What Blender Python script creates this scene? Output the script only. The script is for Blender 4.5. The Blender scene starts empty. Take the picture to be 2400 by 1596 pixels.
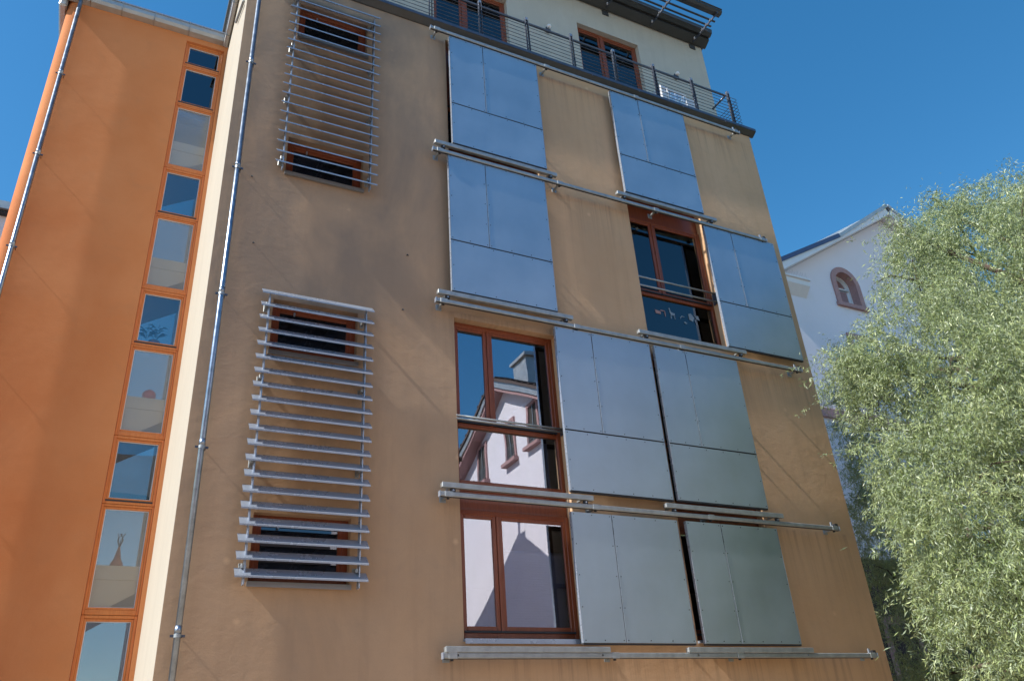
import bpy, bmesh, math, random
import numpy as np
from mathutils import Vector, Matrix
C = bpy.context.scene
COL = C.collection
rnd = random.Random(7)
nrs = np.random.RandomState(11)

# ---------------------------------------------------------------- camera
Rr = (0.89603446, -0.16080423, -0.41384085)
Uu = (-0.06149889, 0.8781687, -0.47438131)
Nn = (0.4397046, 0.45051275, 0.77698013)
cam_d = bpy.data.cameras.new('camera')
cam = bpy.data.objects.new('camera', cam_d); COL.objects.link(cam)
rot = Matrix((Rr, tuple(-a for a in Nn), Uu))
cam.matrix_world = Matrix.Translation((0, -9.5, 0)) @ rot.to_4x4()
cam_d.sensor_width = 36; cam_d.lens = 1889 / 2400 * 36
cam_d.clip_start = .05; cam_d.clip_end = 2000
C.camera = cam
# ---------------------------------------------------------------- light
SUN = Vector((-1, -0.062, 1)).normalized()          # towards the sun
w = bpy.data.worlds.new('World'); C.world = w; w.use_nodes = True
nt = w.node_tree; nt.nodes.clear()
sky = nt.nodes.new('ShaderNodeTexSky'); sky.sky_type = 'NISHITA'; sky.sun_disc = False
sky.sun_elevation = math.asin(SUN.z); sky.sun_rotation = math.atan2(SUN.x, SUN.y)
sky.air_density = 1.0; sky.dust_density = 0.3; sky.ozone_density = 0.25; sky.altitude = 300
bg = nt.nodes.new('ShaderNodeBackground'); bg.inputs[1].default_value = 0.13
wo = nt.nodes.new('ShaderNodeOutputWorld')
hs = nt.nodes.new('ShaderNodeHueSaturation'); hs.inputs['Saturation'].default_value = 1.40; hs.inputs['Hue'].default_value = .493; hs.inputs['Value'].default_value = 1.06
nt.links.new(sky.outputs[0], hs.inputs['Color']); nt.links.new(hs.outputs[0], bg.inputs[0]); nt.links.new(bg.outputs[0], wo.inputs[0])
sd = bpy.data.lights.new('sun', 'SUN'); sd.energy = 5.0; sd.angle = math.radians(.53); sd.color = (1, .955, .88)
so = bpy.data.objects.new('sun', sd); COL.objects.link(so)
so.rotation_euler = SUN.to_track_quat('Z', 'Y').to_euler(); so.location = (-30, -5, 40)
C.view_settings.view_transform = 'Standard'; C.view_settings.look = 'None'
C.view_settings.gamma = 1; C.view_settings.exposure = 0.58; C.view_settings.use_curve_mapping = False
GZ = -1.6

# ---------------------------------------------------------------- materials
def mat(name):
    m = bpy.data.materials.new(name); m.use_nodes = True
    return m, m.node_tree, m.node_tree.nodes['Principled BSDF']
def N(t, k, **kw):
    n = t.nodes.new(k)
    for a, v in kw.items():
        if a in n.inputs: n.inputs[a].default_value = v
        else: setattr(n, a, v)
    return n
def rgb(c): return (c[0], c[1], c[2], 1)
def coords(t, scale=(1, 1, 1)):
    tc = N(t, 'ShaderNodeTexCoord'); mp = N(t, 'ShaderNodeMapping'); mp.inputs['Scale'].default_value = scale
    t.links.new(tc.outputs['Object'], mp.inputs[0]); return mp.outputs[0]
def mixc(t, fac, a, b, mode='MIX'):
    m = N(t, 'ShaderNodeMix', data_type='RGBA', blend_type=mode)
    for s, v in ((0, fac), (6, a), (7, b)):
        if hasattr(v, 'links') or hasattr(v, 'is_output'): t.links.new(v, m.inputs[s])
        else: m.inputs[s].default_value = v
    return m.outputs[2]
def ramp(t, src, a, b, va=0., vb=1.):
    r = N(t, 'ShaderNodeMapRange'); t.links.new(src, r.inputs[0])
    r.inputs[1].default_value = a; r.inputs[2].default_value = b; r.inputs[3].default_value = va; r.inputs[4].default_value = vb
    return r.outputs[0]
def plaster(name, c1, c2, c3, bump=.25, fine=1.0, streak=True, grime_shade=None, gcol=(.2, .18, .15), scratch=True):
    """trowelled render: blotchy weathered paint, soft trowel waves, fine grain"""
    m, t, p = mat(name)
    v = coords(t)
    n1 = N(t, 'ShaderNodeTexNoise', Scale=.55, Detail=6, Roughness=.6); t.links.new(v, n1.inputs[0])
    n2 = N(t, 'ShaderNodeTexNoise', Scale=2.3, Detail=8, Roughness=.65, Distortion=.6); t.links.new(v, n2.inputs[0])
    n3 = N(t, 'ShaderNodeTexNoise', Scale=60, Detail=4, Roughness=.6); t.links.new(v, n3.inputs[0])
    c = mixc(t, ramp(t, n1.outputs[0], .35, .65), rgb(c1), rgb(c2))
    c = mixc(t, ramp(t, n2.outputs[0], .52, .75, 0, .55), c, rgb(c3))
    if streak:
        v2 = coords(t, (5, 5, .35))
        n5 = N(t, 'ShaderNodeTexNoise', Scale=1.3, Detail=5, Roughness=.6); t.links.new(v2, n5.inputs[0])
        c = mixc(t, ramp(t, n5.outputs[0], .5, .8, 0, .35), c, rgb([a * .72 for a in c1]))
    c = mixc(t, ramp(t, n3.outputs[0], .3, .7, 0, .18), c, rgb([a * .75 for a in c1]))
    if grime_shade:   # patchy soot and algae on tan; on orange, painted shade (x0 full, x1 none)
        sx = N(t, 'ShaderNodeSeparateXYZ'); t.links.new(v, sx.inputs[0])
        mx_ = ramp(t, sx.outputs[0], grime_shade[0], grime_shade[1], 1., 0.); mz = ramp(t, sx.outputs[2], grime_shade[2], grime_shade[3], .35, 1.)
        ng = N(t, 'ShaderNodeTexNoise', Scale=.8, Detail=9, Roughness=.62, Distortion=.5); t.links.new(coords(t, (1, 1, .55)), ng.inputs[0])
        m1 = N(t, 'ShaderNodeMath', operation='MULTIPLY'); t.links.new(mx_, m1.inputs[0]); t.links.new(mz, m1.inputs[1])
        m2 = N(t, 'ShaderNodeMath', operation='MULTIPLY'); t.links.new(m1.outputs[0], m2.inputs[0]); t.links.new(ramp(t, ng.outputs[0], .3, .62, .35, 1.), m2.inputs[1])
        m3 = N(t, 'ShaderNodeMath', operation='MULTIPLY'); t.links.new(m2.outputs[0], m3.inputs[0]); m3.inputs[1].default_value = grime_shade[4]
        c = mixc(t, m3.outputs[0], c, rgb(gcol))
    if grime_shade:   # rain streaks that start under the rails and sills and fade downwards
        for zs in (1.28, 3.2, 6.1, 8.97, 11.8):
            fz = ramp(t, sx.outputs[2], zs - 1.1, zs, 0., 1.); fz2 = ramp(t, sx.outputs[2], zs, zs + .02, 1., 0.)
            fx = ramp(t, sx.outputs[0], 3.7, 3.9, 0., 1.)
            nz_ = N(t, 'ShaderNodeTexNoise', Scale=2.2, Detail=5, Roughness=.7); t.links.new(coords(t, (4.5, 1, .12 + zs * .001)), nz_.inputs[0])
            q1 = N(t, 'ShaderNodeMath', operation='MULTIPLY'); t.links.new(fz, q1.inputs[0]); t.links.new(fz2, q1.inputs[1])
            q2 = N(t, 'ShaderNodeMath', operation='MULTIPLY'); t.links.new(q1.outputs[0], q2.inputs[0]); t.links.new(ramp(t, nz_.outputs[0], .48, .72, 0, .55), q2.inputs[1])
            q3 = N(t, 'ShaderNodeMath', operation='MULTIPLY'); t.links.new(q2.outputs[0], q3.inputs[0]); t.links.new(fx, q3.inputs[1])
            c = mixc(t, q3.outputs[0], c, (.22, .15, .10, 1))
    if scratch:  # pale touch-up dabs
        nd = N(t, 'ShaderNodeTexVoronoi', Scale=1.7); t.links.new(v, nd.inputs[0])
        c = mixc(t, ramp(t, nd.outputs['Distance'], .02, .09, .35, 0.), c, rgb([min(.9, a * 1.35) for a in c2]))
    t.links.new(c, p.inputs['Base Color']); p.inputs['Roughness'].default_value = .92
    p.inputs['Specular IOR Level'].default_value = .25
    v3 = coords(t, (1, 1, 1.5))
    n4 = N(t, 'ShaderNodeTexNoise', Scale=4.5, Detail=10, Roughness=.60, Distortion=.25); t.links.new(v3, n4.inputs[0])
    b1 = N(t, 'ShaderNodeBump', Strength=bump, Distance=.022); t.links.new(n4.outputs[0], b1.inputs['Height'])
    b2 = N(t, 'ShaderNodeBump', Strength=.3 * fine, Distance=.002); t.links.new(n3.outputs[0], b2.inputs['Height'])
    t.links.new(b1.outputs[0], b2.inputs['Normal']); t.links.new(b2.outputs[0], p.inputs['Normal'])
    return m
def solid(name, c, rough=.6, metal=0., var=.12, scale=6, bump=0., spec=.5, stretch=(1, 1, 1)):
    m, t, p = mat(name); v = coords(t, stretch)
    n = N(t, 'ShaderNodeTexNoise', Scale=scale, Detail=6, Roughness=.6); t.links.new(v, n.inputs[0])
    c_ = mixc(t, ramp(t, n.outputs[0], .3, .7), rgb([a * (1 - var) for a in c]), rgb([min(1, a * (1 + var)) for a in c]))
    t.links.new(c_, p.inputs['Base Color']); p.inputs['Metallic'].default_value = metal
    t.links.new(ramp(t, n.outputs[0], .3, .7, max(0, rough - .06), min(1, rough + .06)), p.inputs['Roughness'])
    p.inputs['Specular IOR Level'].default_value = spec
    if bump:
        b = N(t, 'ShaderNodeBump', Strength=bump, Distance=.01); t.links.new(n.outputs[0], b.inputs['Height']); t.links.new(b.outputs[0], p.inputs['Normal'])
    return m
M = {}
M['tan'] = plaster('tan_plaster', (.60, .375, .215), (.66, .43, .26), (.52, .35, .22), bump=.24, grime_shade=(2.6, 7.2, 0, 9, .86), gcol=(.19, .16, .135))
M['cream'] = plaster('cream_plaster', (.44, .395, .325), (.47, .425, .35), (.42, .375, .31), bump=.05, scratch=False)
M['orange'] = plaster('orange_plaster', (.64, .235, .085), (.70, .29, .12), (.58, .25, .11), bump=.14, scratch=False, streak=False, grime_shade=(-2.4, .6, 11, 1, .95), gcol=(.40, .085, .020))  # deep red tint paints the shade away from the cream wall's bounce light
M['grey'] = plaster('grey_plaster', (.50, .48, .42), (.56, .54, .47), (.60, .58, .52), bump=.12)
M['white'] = plaster('white_plaster', (.80, .75, .79), (.84, .79, .83), (.76, .73, .73), bump=.04, streak=False, scratch=False)
M['pink'] = solid('pink_sandstone', (.42, .25, .24), .8, scale=14, bump=.2)
def wood_mat():
    m, t, p = mat('varnished_wood'); v = coords(t, (14, 14, 1.2))
    n = N(t, 'ShaderNodeTexNoise', Scale=4, Detail=8, Roughness=.6, Distortion=.4); t.links.new(v, n.inputs[0])
    c = mixc(t, ramp(t, n.outputs[0], .3, .7), (.19, .042, .014, 1), (.27, .068, .022, 1))
    t.links.new(c, p.inputs['Base Color']); p.inputs['Roughness'].default_value = .45
    p.inputs['Coat Weight'].default_value = .15
    return m
M['wood'] = wood_mat()
def wood2():
    m = M['wood'].copy(); m.name = 'orange_varnished_wood'
    for n in m.node_tree.nodes:
        if n.type == 'MIX': n.inputs[6].default_value = (.55, .16, .035, 1); n.inputs[7].default_value = (.68, .24, .06, 1)
    return m
M['wood_o'] = wood2()
def metal(name, c, rough, metallic=1., bump=0., scale=3., var=.06, fleck=True):
    m, t, p = mat(name); v = coords(t)
    n = N(t, 'ShaderNodeTexNoise', Scale=scale, Detail=6, Roughness=.6); t.links.new(v, n.inputs[0])
    f = N(t, 'ShaderNodeTexNoise', Scale=140, Detail=2, Roughness=.5); t.links.new(v, f.inputs[0])
    c_ = mixc(t, ramp(t, n.outputs[0], .3, .7), rgb([a * (1 - var) for a in c]), rgb([a * (1 + var) for a in c]))
    if fleck: c_ = mixc(t, ramp(t, f.outputs[0], .3, .7, 0, .25), c_, rgb([a * .8 for a in c]))
    t.links.new(c_, p.inputs['Base Color']); p.inputs['Metallic'].default_value = metallic
    t.links.new(ramp(t, n.outputs[0], .3, .7, rough - .04, rough + .04), p.inputs['Roughness'])
    if bump:
        b = N(t, 'ShaderNodeBump', Strength=bump, Distance=.01); t.links.new(n.outputs[0], b.inputs['Height']); t.links.new(b.outputs[0], p.inputs['Normal'])
    return m
M['panel'] = metal('brushed_sheet_metal', (.43, .51, .58), .48, .88, bump=.06, scale=1.1, var=.09)
M['alu'] = metal('anodised_aluminium', (.37, .42, .50), .28, .45)
M['rail'] = metal('galvanised_rail', (.36, .38, .385), .48, .6, scale=9, var=.18)
M['zinc'] = metal('zinc_sheet', (.50, .50, .49), .5, .7, scale=5, var=.12)
M['pipe'] = metal('galvanised_pipe', (.30, .35, .42), .34, .95, scale=10, var=.22)
M['dark_edge'] = solid('dark_rubber_edge', (.03, .03, .035), .6)
M['anth'] = solid('anthracite_sheet', (.055, .058, .06), .45, .2)
M['rail_dark'] = solid('painted_dark_steel', (.10, .115, .15), .35, .6)
M['sill'] = metal('weathered_sill', (.30, .30, .31), .5, .6)
M['room'] = solid('dim_room_paint', (.06, .055, .05), .9)
M['stairwall'] = solid('stairwell_paint', (.88, .83, .74), .9, var=.03)
M['curtain'] = solid('pale_curtain', (.68, .72, .80), .9, scale=3)
M['blind'] = solid('pleated_blind', (.70, .71, .74), .85)
M['roof'] = solid('dark_clay_tile', (.10, .07, .06), .8, scale=8)
M['slate'] = solid('blue_slate', (.07, .09, .16), .35, .3)
M['asphalt'] = solid('asphalt', (.055, .053, .05), .9, scale=30)
M['paving'] = solid('sandy_stone_paving', (.36, .275, .19), .9, scale=9)
M['bark'] = solid('willow_bark', (.085, .055, .045), .9, scale=12, bump=.5)
M['umber_shade'] = solid('umber_shade_paint', (.06, .045, .04), .9)  # dark brown standing in for shade on the white house's lower wall
M['red'] = solid('red_lacquer', (.65, .05, .03), .4)
M['terra'] = solid('terracotta', (.55, .22, .12), .7)
M['plantleaf'] = solid('palm_leaf', (.04, .08, .05), .6)
M['whitepaint'] = solid('white_paint', (.78, .78, .80), .5, var=.03)
M['plastic'] = metal('crinkled_silver_sheet', (.80, .80, .82), .3, .7, bump=.9, scale=22)
def glass(name, refl, tint, film=0., filmcol=(.6, .6, .58), wob=.004):
    m, t, p = mat(name); t.nodes.remove(p)
    out = [n for n in t.nodes if n.type == 'OUTPUT_MATERIAL'][0]
    v = coords(t)
    n = N(t, 'ShaderNodeTexNoise', Scale=.9, Detail=2, Roughness=.5); t.links.new(v, n.inputs[0])
    b = N(t, 'ShaderNodeBump', Strength=1, Distance=wob); t.links.new(n.outputs[0], b.inputs['Height'])
    g = N(t, 'ShaderNodeBsdfGlossy', Roughness=0.0 if not film else .12); g.inputs[0].default_value = (.93, .96, 1, 1)
    t.links.new(b.outputs[0], g.inputs['Normal'])
    tr = N(t, 'ShaderNodeBsdfTransparent'); tr.inputs[0].default_value = rgb(tint)
    base = tr.outputs[0]
    if film:
        d = N(t, 'ShaderNodeBsdfDiffuse'); d.inputs[0].default_value = rgb(filmcol)
        tl = N(t, 'ShaderNodeBsdfTranslucent'); tl.inputs[0].default_value = rgb(filmcol)
        a0 = N(t, 'ShaderNodeMixShader'); a0.inputs[0].default_value = .5; t.links.new(d.outputs[0], a0.inputs[1]); t.links.new(tl.outputs[0], a0.inputs[2])
        a = N(t, 'ShaderNodeMixShader'); a.inputs[0].default_value = film; t.links.new(base, a.inputs[1]); t.links.new(a0.outputs[0], a.inputs[2]); base = a.outputs[0]
    fr = N(t, 'ShaderNodeFresnel', IOR=1.5)
    mr = ramp(t, fr.outputs[0], .04, 1., refl, 1.)
    mx = N(t, 'ShaderNodeMixShader'); t.links.new(mr, mx.inputs[0]); t.links.new(base, mx.inputs[1]); t.links.new(g.outputs[0], mx.inputs[2])
    t.links.new(mx.outputs[0], out.inputs[0]); return m
M['glass'] = glass('coated_window_glass', .30, (.72, .74, .80), wob=.0016)
M['glass_d'] = glass('clear_window_glass', .10, (.40, .42, .50))
M['glass_s'] = glass('stair_window_glass', .14, (.75, .78, .78))
M['frost'] = glass('frosted_film_glass', .06, (.92, .92, .90), film=.20, filmcol=(.95, .88, .74))
def leaf_mat():
    m, t, p = mat('willow_leaf')
    at = N(t, 'ShaderNodeAttribute', attribute_name='tone')
    c = mixc(t, at.outputs['Fac'], (.14, .22, .05, 1), (.54, .60, .30, 1))
    gn = N(t, 'ShaderNodeNewGeometry')
    c2 = mixc(t, gn.outputs['Backfacing'], c, (.26, .32, .20, 1))
    t.links.new(c2, p.inputs['Base Color']); p.inputs['Roughness'].default_value = .42
    p.inputs['Specular IOR Level'].default_value = .55
    tl = N(t, 'ShaderNodeBsdfTranslucent'); t.links.new(c, tl.inputs[0])
    mx = N(t, 'ShaderNodeMixShader'); mx.inputs[0].default_value = .22
    out = [n for n in t.nodes if n.type == 'OUTPUT_MATERIAL'][0]
    t.links.new(p.outputs[0], mx.inputs[1]); t.links.new(tl.outputs[0], mx.inputs[2]); t.links.new(mx.outputs[0], out.inputs[0])
    return m
M['leaf'] = leaf_mat()

# ---------------------------------------------------------------- mesh helpers
def mesh(name, verts, faces, m, bevel=0., smooth=False):
    me = bpy.data.meshes.new(name); me.from_pydata(verts, [], faces)
    if bevel:
        bm = bmesh.new(); bm.from_mesh(me)
        bmesh.ops.bevel(bm, geom=bm.edges[:], offset=bevel, segments=1, affect='EDGES', clamp_overlap=True)
        bm.to_mesh(me); bm.free()
    me.materials.append(m if not isinstance(m, str) else M[m])
    if smooth: me.shade_smooth()
    me.update(); return me
def link(me, name, parent=None, loc=None, **props):
    o = bpy.data.objects.new(name, me); COL.objects.link(o)
    if parent: o.parent = parent
    if loc is not None: o.location = loc
    for k, v in props.items(): o[k] = v
    return o
def boxes(bs):
    V, F_ = [], []
    for x0, x1, y0, y1, z0, z1 in bs:
        i = len(V)
        V += [(x0, y0, z0), (x1, y0, z0), (x1, y1, z0), (x0, y1, z0), (x0, y0, z1), (x1, y0, z1), (x1, y1, z1), (x0, y1, z1)]
        F_ += [(i, i + 3, i + 2, i + 1), (i + 4, i + 5, i + 6, i + 7), (i, i + 1, i + 5, i + 4), (i + 1, i + 2, i + 6, i + 5), (i + 2, i + 3, i + 7, i + 6), (i + 3, i, i + 4, i + 7)]
    return V, F_
def B(name, bs, m, parent=None, bevel=0., loc=None, **pr):
    if not isinstance(bs, list): bs = [bs]
    V, F_ = boxes(bs); return link(mesh(name, V, F_, m, bevel), name, parent, loc, **pr)
def tube(pts, r, n=10, close=False, caps=True):
    V, F_ = [], []; P = [Vector(p) for p in pts]; k = len(P)
    rs = r if isinstance(r, (list, tuple)) else [r] * k
    ref = None
    for i, p in enumerate(P):
        d = (P[min(i + 1, k - 1)] - P[max(i - 1, 0)]).normalized()
        if ref is None:
            ref = Vector((0, 0, 1)) if abs(d.z) < .9 else Vector((0, 1, 0))
        a = d.cross(ref).normalized(); b = a.cross(d).normalized(); ref = b
        for j in range(n):
            t = 2 * math.pi * j / n; V.append(tuple(p + (a * math.cos(t) + b * math.sin(t)) * rs[i]))
    for i in range(k - 1):
        for j in range(n):
            F_.append((i * n + j, i * n + (j + 1) % n, (i + 1) * n + (j + 1) % n, (i + 1) * n + j))
    if caps: F_ += [tuple(range(n))[::-1], tuple(range((k - 1) * n, k * n))]
    return V, F_
def T(name, pts, r, m, parent=None, n=10, **pr):
    V, F_ = tube(pts, r, n); return link(mesh(name, V, F_, m, smooth=True), name, parent, **pr)
def prism_x(prof, x0, x1):
    """extrude a (y,z) profile along x"""
    n = len(prof); V = [(x0, y, z) for y, z in prof] + [(x1, y, z) for y, z in prof]
    F_ = [(i, (i + 1) % n, n + (i + 1) % n, n + i) for i in range(n)] + [tuple(range(n))[::-1], tuple(range(n, 2 * n))]
    return V, F_
def fixn(me):
    bm = bmesh.new(); bm.from_mesh(me); bmesh.ops.recalc_face_normals(bm, faces=bm.faces[:]); bm.to_mesh(me); bm.free(); return me
def thing(name, label, cat, loc=(0, 0, 0), group=None):
    o = bpy.data.objects.new(name, None); COL.objects.link(o); o.location = loc; o.empty_display_size = .2
    o['label'] = label; o['category'] = cat
    if group: o['group'] = group
    return o
def tag(o, label, cat, group=None):
    o['label'] = label; o['category'] = cat
    if group: o['group'] = group
    return o
def wall_mesh(name, x0, x1, z0, z1, y0, th, holes, m):
    """slab facing -y with rectangular holes; front skin, back skin, reveals, ends"""
    xs = sorted({x0, x1} | {h[0] for h in holes} | {h[1] for h in holes}); zs = sorted({z0, z1} | {h[2] for h in holes} | {h[3] for h in holes})
    V, F_ = [], []
    def q(*p):
        i = len(V); V.extend(p); F_.append((i, i + 1, i + 2, i + 3))
    y1 = y0 + th
    def solidc(i, j):
        cx = (xs[i] + xs[i + 1]) / 2; cz = (zs[j] + zs[j + 1]) / 2
        return not any(h[0] < cx < h[1] and h[2] < cz < h[3] for h in holes)
    for i in range(len(xs) - 1):
        for j in range(len(zs) - 1):
            if not solidc(i, j): continue
            a, b, c, d = xs[i], xs[i + 1], zs[j], zs[j + 1]
            q((a, y0, c), (b, y0, c), (b, y0, d), (a, y0, d)); q((b, y1, c), (a, y1, c), (a, y1, d), (b, y1, d))
    for h in holes:
        a, b, c, d = h[:4]
        q((a, y0, c), (a, y0, d), (a, y1, d), (a, y1, c)); q((b, y0, d), (b, y0, c), (b, y1, c), (b, y1, d))
        q((a, y0, d), (b, y0, d), (b, y1, d), (a, y1, d)); q((a, y0, c), (a, y1, c), (b, y1, c), (b, y0, c))
    q((x0, y1, z0), (x0, y0, z0), (x0, y0, z1), (x0, y1, z1)); q((x1, y0, z0), (x1, y1, z0), (x1, y1, z1), (x1, y0, z1))
    q((x0, y0, z1), (x1, y0, z1), (x1, y1, z1), (x0, y1, z1)); q((x0, y0, z0), (x0, y1, z0), (x1, y1, z0), (x1, y0, z0))
    me = mesh(name, V, F_, m)
    bm = bmesh.new(); bm.from_mesh(me); bmesh.ops.remove_doubles(bm, verts=bm.verts[:], dist=.0005); bm.to_mesh(me); bm.free()
    return me
def frame_b(x0, x1, z0, z1, w_, y0, y1, bot=None):
    bt = w_ if bot is None else bot
    return [(x0, x0 + w_, y0, y1, z0, z1), (x1 - w_, x1, y0, y1, z0, z1), (x0 + w_, x1 - w_, y0, y1, z1 - w_, z1), (x0 + w_, x1 - w_, y0, y1, z0, z0 + bt)]

# ---------------------------------------------------------------- ground
B('ground', (-300, 300, -300, 300, GZ - .5, GZ), 'asphalt', kind='structure')
B('yard_paving', (-22, 40, -60, -.02, GZ + .004, GZ + .06), 'paving', kind='structure')

# ================================================================ main apartment building
bld = thing('apartment_building', 'tan rendered apartment block with sliding metal shutters and a set back grey top floor', 'building', (.673, 0, GZ))
def P_(o):   # parent keeping world coordinates
    return o
org = Vector(bld.location)
def bp(name, me_or_b, m=None, bevel=0., parent=None, **pr):
    if isinstance(me_or_b, list) or isinstance(me_or_b, tuple): V, F_ = boxes(me_or_b if isinstance(me_or_b, list) else [me_or_b]); me = mesh(name, V, F_, m, bevel)
    else: me = me_or_b
    o = link(me, name, parent or bld, **pr)
    if parent is None: o.location = -org
    return o
XL, XR = .673, 11.33
LW = [(1.51, 2.665, 2.07, 2.885), (1.51, 2.665, 4.985, 5.785), (1.51, 2.665, 7.93, 8.63), (1.51, 2.665, 10.78, 11.565)]
c1, c2 = (4.115, 5.83), (7.66, 9.38)
FH = [(c1[0], c1[1], 1.50, 6.02), (c1[0], c1[1], 6.40, 11.87), (c2[0], c2[1], 1.50, 6.02), (c2[0], c2[1], 6.40, 11.87)]
bp('front_wall', wall_mesh('front_wall', XL, XR, GZ, 12.14, 0, .34, LW + FH, 'tan'))
# side / back / return walls
bp('side_wall', [(XR - .3, XR - .002, .34, 9, GZ, 12.14)], 'tan')
bp('return_wall', [(XL + .002, XL + .25, .34, 9, GZ, 13.62)], 'cream')
bp('return_wall_front_strip', [(XL - .004, XL, .004, .336, GZ, 12.13)], 'cream')
bp('back_wall', [(XL + .25, XR - .3, 8.7, 9, GZ, 15.6)], 'tan')
bp('room_shell', [(XL + .26, XR - .31, .36, 8.6, z, z + .24) for z in (GZ + .1, 3.12, 6.08, 8.95, 11.88)] + [(x, x + .1, .36, 8.6, GZ, 11.9) for x in (3.3, 6.6, 10.2)] + [(XL + .26, XR - .31, 4.6, 4.7, GZ, 11.9)], 'room')
# terrace deck and dark edge trim (chamfered drip profile)
V, F_ = prism_x([(.02, 12.06), (-.02, 12.06), (-.13, 12.13), (-.13, 12.165), (.0, 12.19), (.70, 12.19), (.70, 12.145), (.02, 12.145)], XL, XR + .1)
bp('terrace_edge_trim', fixn(mesh('terrace_edge_trim', V, F_, 'anth')))
bp('terrace_edge_lip', [(XL, XR + .1, -.135, -.128, 12.135, 12.20)], 'rail_dark')
for i in range(9):
    x = 1.6 + i * 1.12
    bp('trim_bracket', [(x, x + .02, -.142, -.136, 12.10, 12.16)], 'rail_dark')
# penthouse
PW = [(4.20, 5.88, 12.3, 14.64), (7.648, 9.30, 12.3, 14.78)]
bp('penthouse_wall', wall_mesh('penthouse_wall', XL + .15, 11.32, 12.19, 15.62, .72, .3, PW, 'grey'))
bp('penthouse_side_wall', [(11.05, 11.318, 1.02, 8.7, 12.14, 15.62)], 'grey')
bp('penthouse_left_wall', [(XL + .16, XL + .45, 1.02, 8.7, 13.62, 15.62)], 'cream')
bp('penthouse_room', [(1.2, 11, 1.3, 8.5, 12.14, 12.2), (1.2, 11, 4.2, 4.3, 12.2, 15.5), (1.2, 11, 1.1, 8.6, 15.4, 15.55)], 'room')
# eaves: boxed fascia with a cove and gutter
V, F_ = prism_x([(.70, 15.55), (.66, 15.56), (.50, 15.66), (.50, 15.72), (.44, 15.70), (.36, 15.76), (.34, 15.86), (.36, 15.90), (9.2, 15.98), (9.2, 15.60), (.72, 15.62)], XL - .1, 11.42)
bp('roof_eave', fixn(mesh('roof_eave', V, F_, 'anth')))
# gutter along the return wall and its outlet pipe
bp('side_gutter', [(XL - .10, XL, -.1, 3.32, 13.55, 13.86)], 'zinc', bevel=.03)
bp('side_gutter_rim', [(XL - .115, XL - .1, -.1, 3.32, 13.86, 13.885)], 'alu')
for y in (.4, 1.25, 2.1, 2.95): bp('gutter_strap', [(XL - .108, XL + .004, y, y + .012, 13.54, 13.865)], 'rail')
V, F_ = tube([(XL - .03, 1.55, 12.4), (XL - .03, .35, 11.6)], .022, 8); bp('overflow_pipe', mesh('overflow_pipe', V, F_, 'rail', smooth=True))
# small plaster hooks, eye bolts
for x, z in ((3.38, 6.94), (3.31, 5.98), (1.05, 7.72), (1.17, 6.6), (2.86, 1.0)):
    V, F_ = tube([(x, .01, z), (x, -.03, z), (x + .012, -.035, z - .02)], .008, 6); bp('wall_hook', mesh('wall_hook', V, F_, 'dark_edge'))

def pane(parent, x0, x1, z0, z1, y, m='glass'):
    return B('pane', (x0, x1, y, y + .006, z0, z1), m, parent)
# ---- louvre-strip windows
for (a, b, z0, z1) in LW:
    wn = bp('window', frame_b(a, b, z0 + .03, z1, .07, .11, .18), 'wood', bevel=.006)
    B('sash', frame_b(a + .06, b - .06, z0 + .09, z1 - .06, .06, .125, .175), 'wood', wn, .006)
    pane(wn, a + .11, b - .11, z0 + .14, z1 - .11, .15, 'glass_d')
    B('sill', [(a - .015, b + .015, -.05, .115, z0 - .03, z0 + .015), (a - .015, b + .015, -.055, -.05, z0 - .045, z0 + .015)], 'sill', wn)
    B('handle', [(a + .3, a + .32, .1, .125, z1 - .15, z1 - .1)], 'alu', wn)
# ---- french windows: narrow left leaf, wide right leaf, transom, fixed lower pane
def french(c, zb, zt, zs, lower=True, bars=(), top_board=None, curtain=None, gl='glass'):
    a, b = c; y0 = .125
    wn = bp('window', frame_b(a, b, zb, zt, .065, y0, .20) + ([(a + .065, b - .065, y0, .2, zs - .055, zs)] if lower else []), 'wood', bevel=.006)
    mx = a + .595
    zl = zs if lower else zb + .06
    B('mullion', [(mx - .018, mx + .018, y0 - .008, .19, zl, zt - .065)], 'wood', wn, .005)
    B('sash', frame_b(a + .055, mx - .019, zl + .03, zt - .055, .055, y0 + .012, .185), 'wood', wn, .006)
    B('sash', frame_b(mx + .019, b - .055, zl + .03, zt - .055, .055, y0 + .012, .185), 'wood', wn, .006)
    pane(wn, a + .105, mx - .07, zl + .08, zt - .105, .16, gl); pane(wn, mx + .07, b - .105, zl + .08, zt - .105, .16, gl)
    B('weather_bar', [(a + .06, b - .06, y0 - .02, y0, zl + .005, zl + .028)], 'dark_edge', wn)
    if lower: pane(wn, a + .065, b - .065, zb + .065, zs - .055, .16, gl)
    for z in bars:
        V, F_ = tube([(a - .01, .01, z), (b + .0, .01, z)], .016, 8)
        link(mesh('guard_bar', V, F_, 'rail', smooth=True), 'guard_bar', wn)
    if bars: B('guard_bracket', [(b - .02, b, .0, .1, min(bars) - .03, max(bars) + .03)], 'rail_dark', wn)
    return wn
w2 = french(c1, 3.50, 6.02, 4.40, bars=(4.45, 4.405))
bp('spandrel_board', [(c1[0], c1[1], .15, .2, 3.16, 3.50), (c1[0], c1[1], .13, .15, 3.42, 3.46)], 'wood', bevel=.004)
w1 = french(c1, 1.53, 3.16, 0, lower=False)
B('roller_blind', [(4.78, 5.73, .22, .24, 1.66, 2.64)] , 'blind', w1)
B('blind_pleats', [(4.78, 5.73, .205, .22, 1.68 + k * .032, 1.69 + k * .032) for k in range(29)], 'curtain', w1, kind='stuff')
B('blind_rail', [(4.76, 5.75, .2, .24, 2.64, 2.665)], 'alu', w1)
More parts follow.
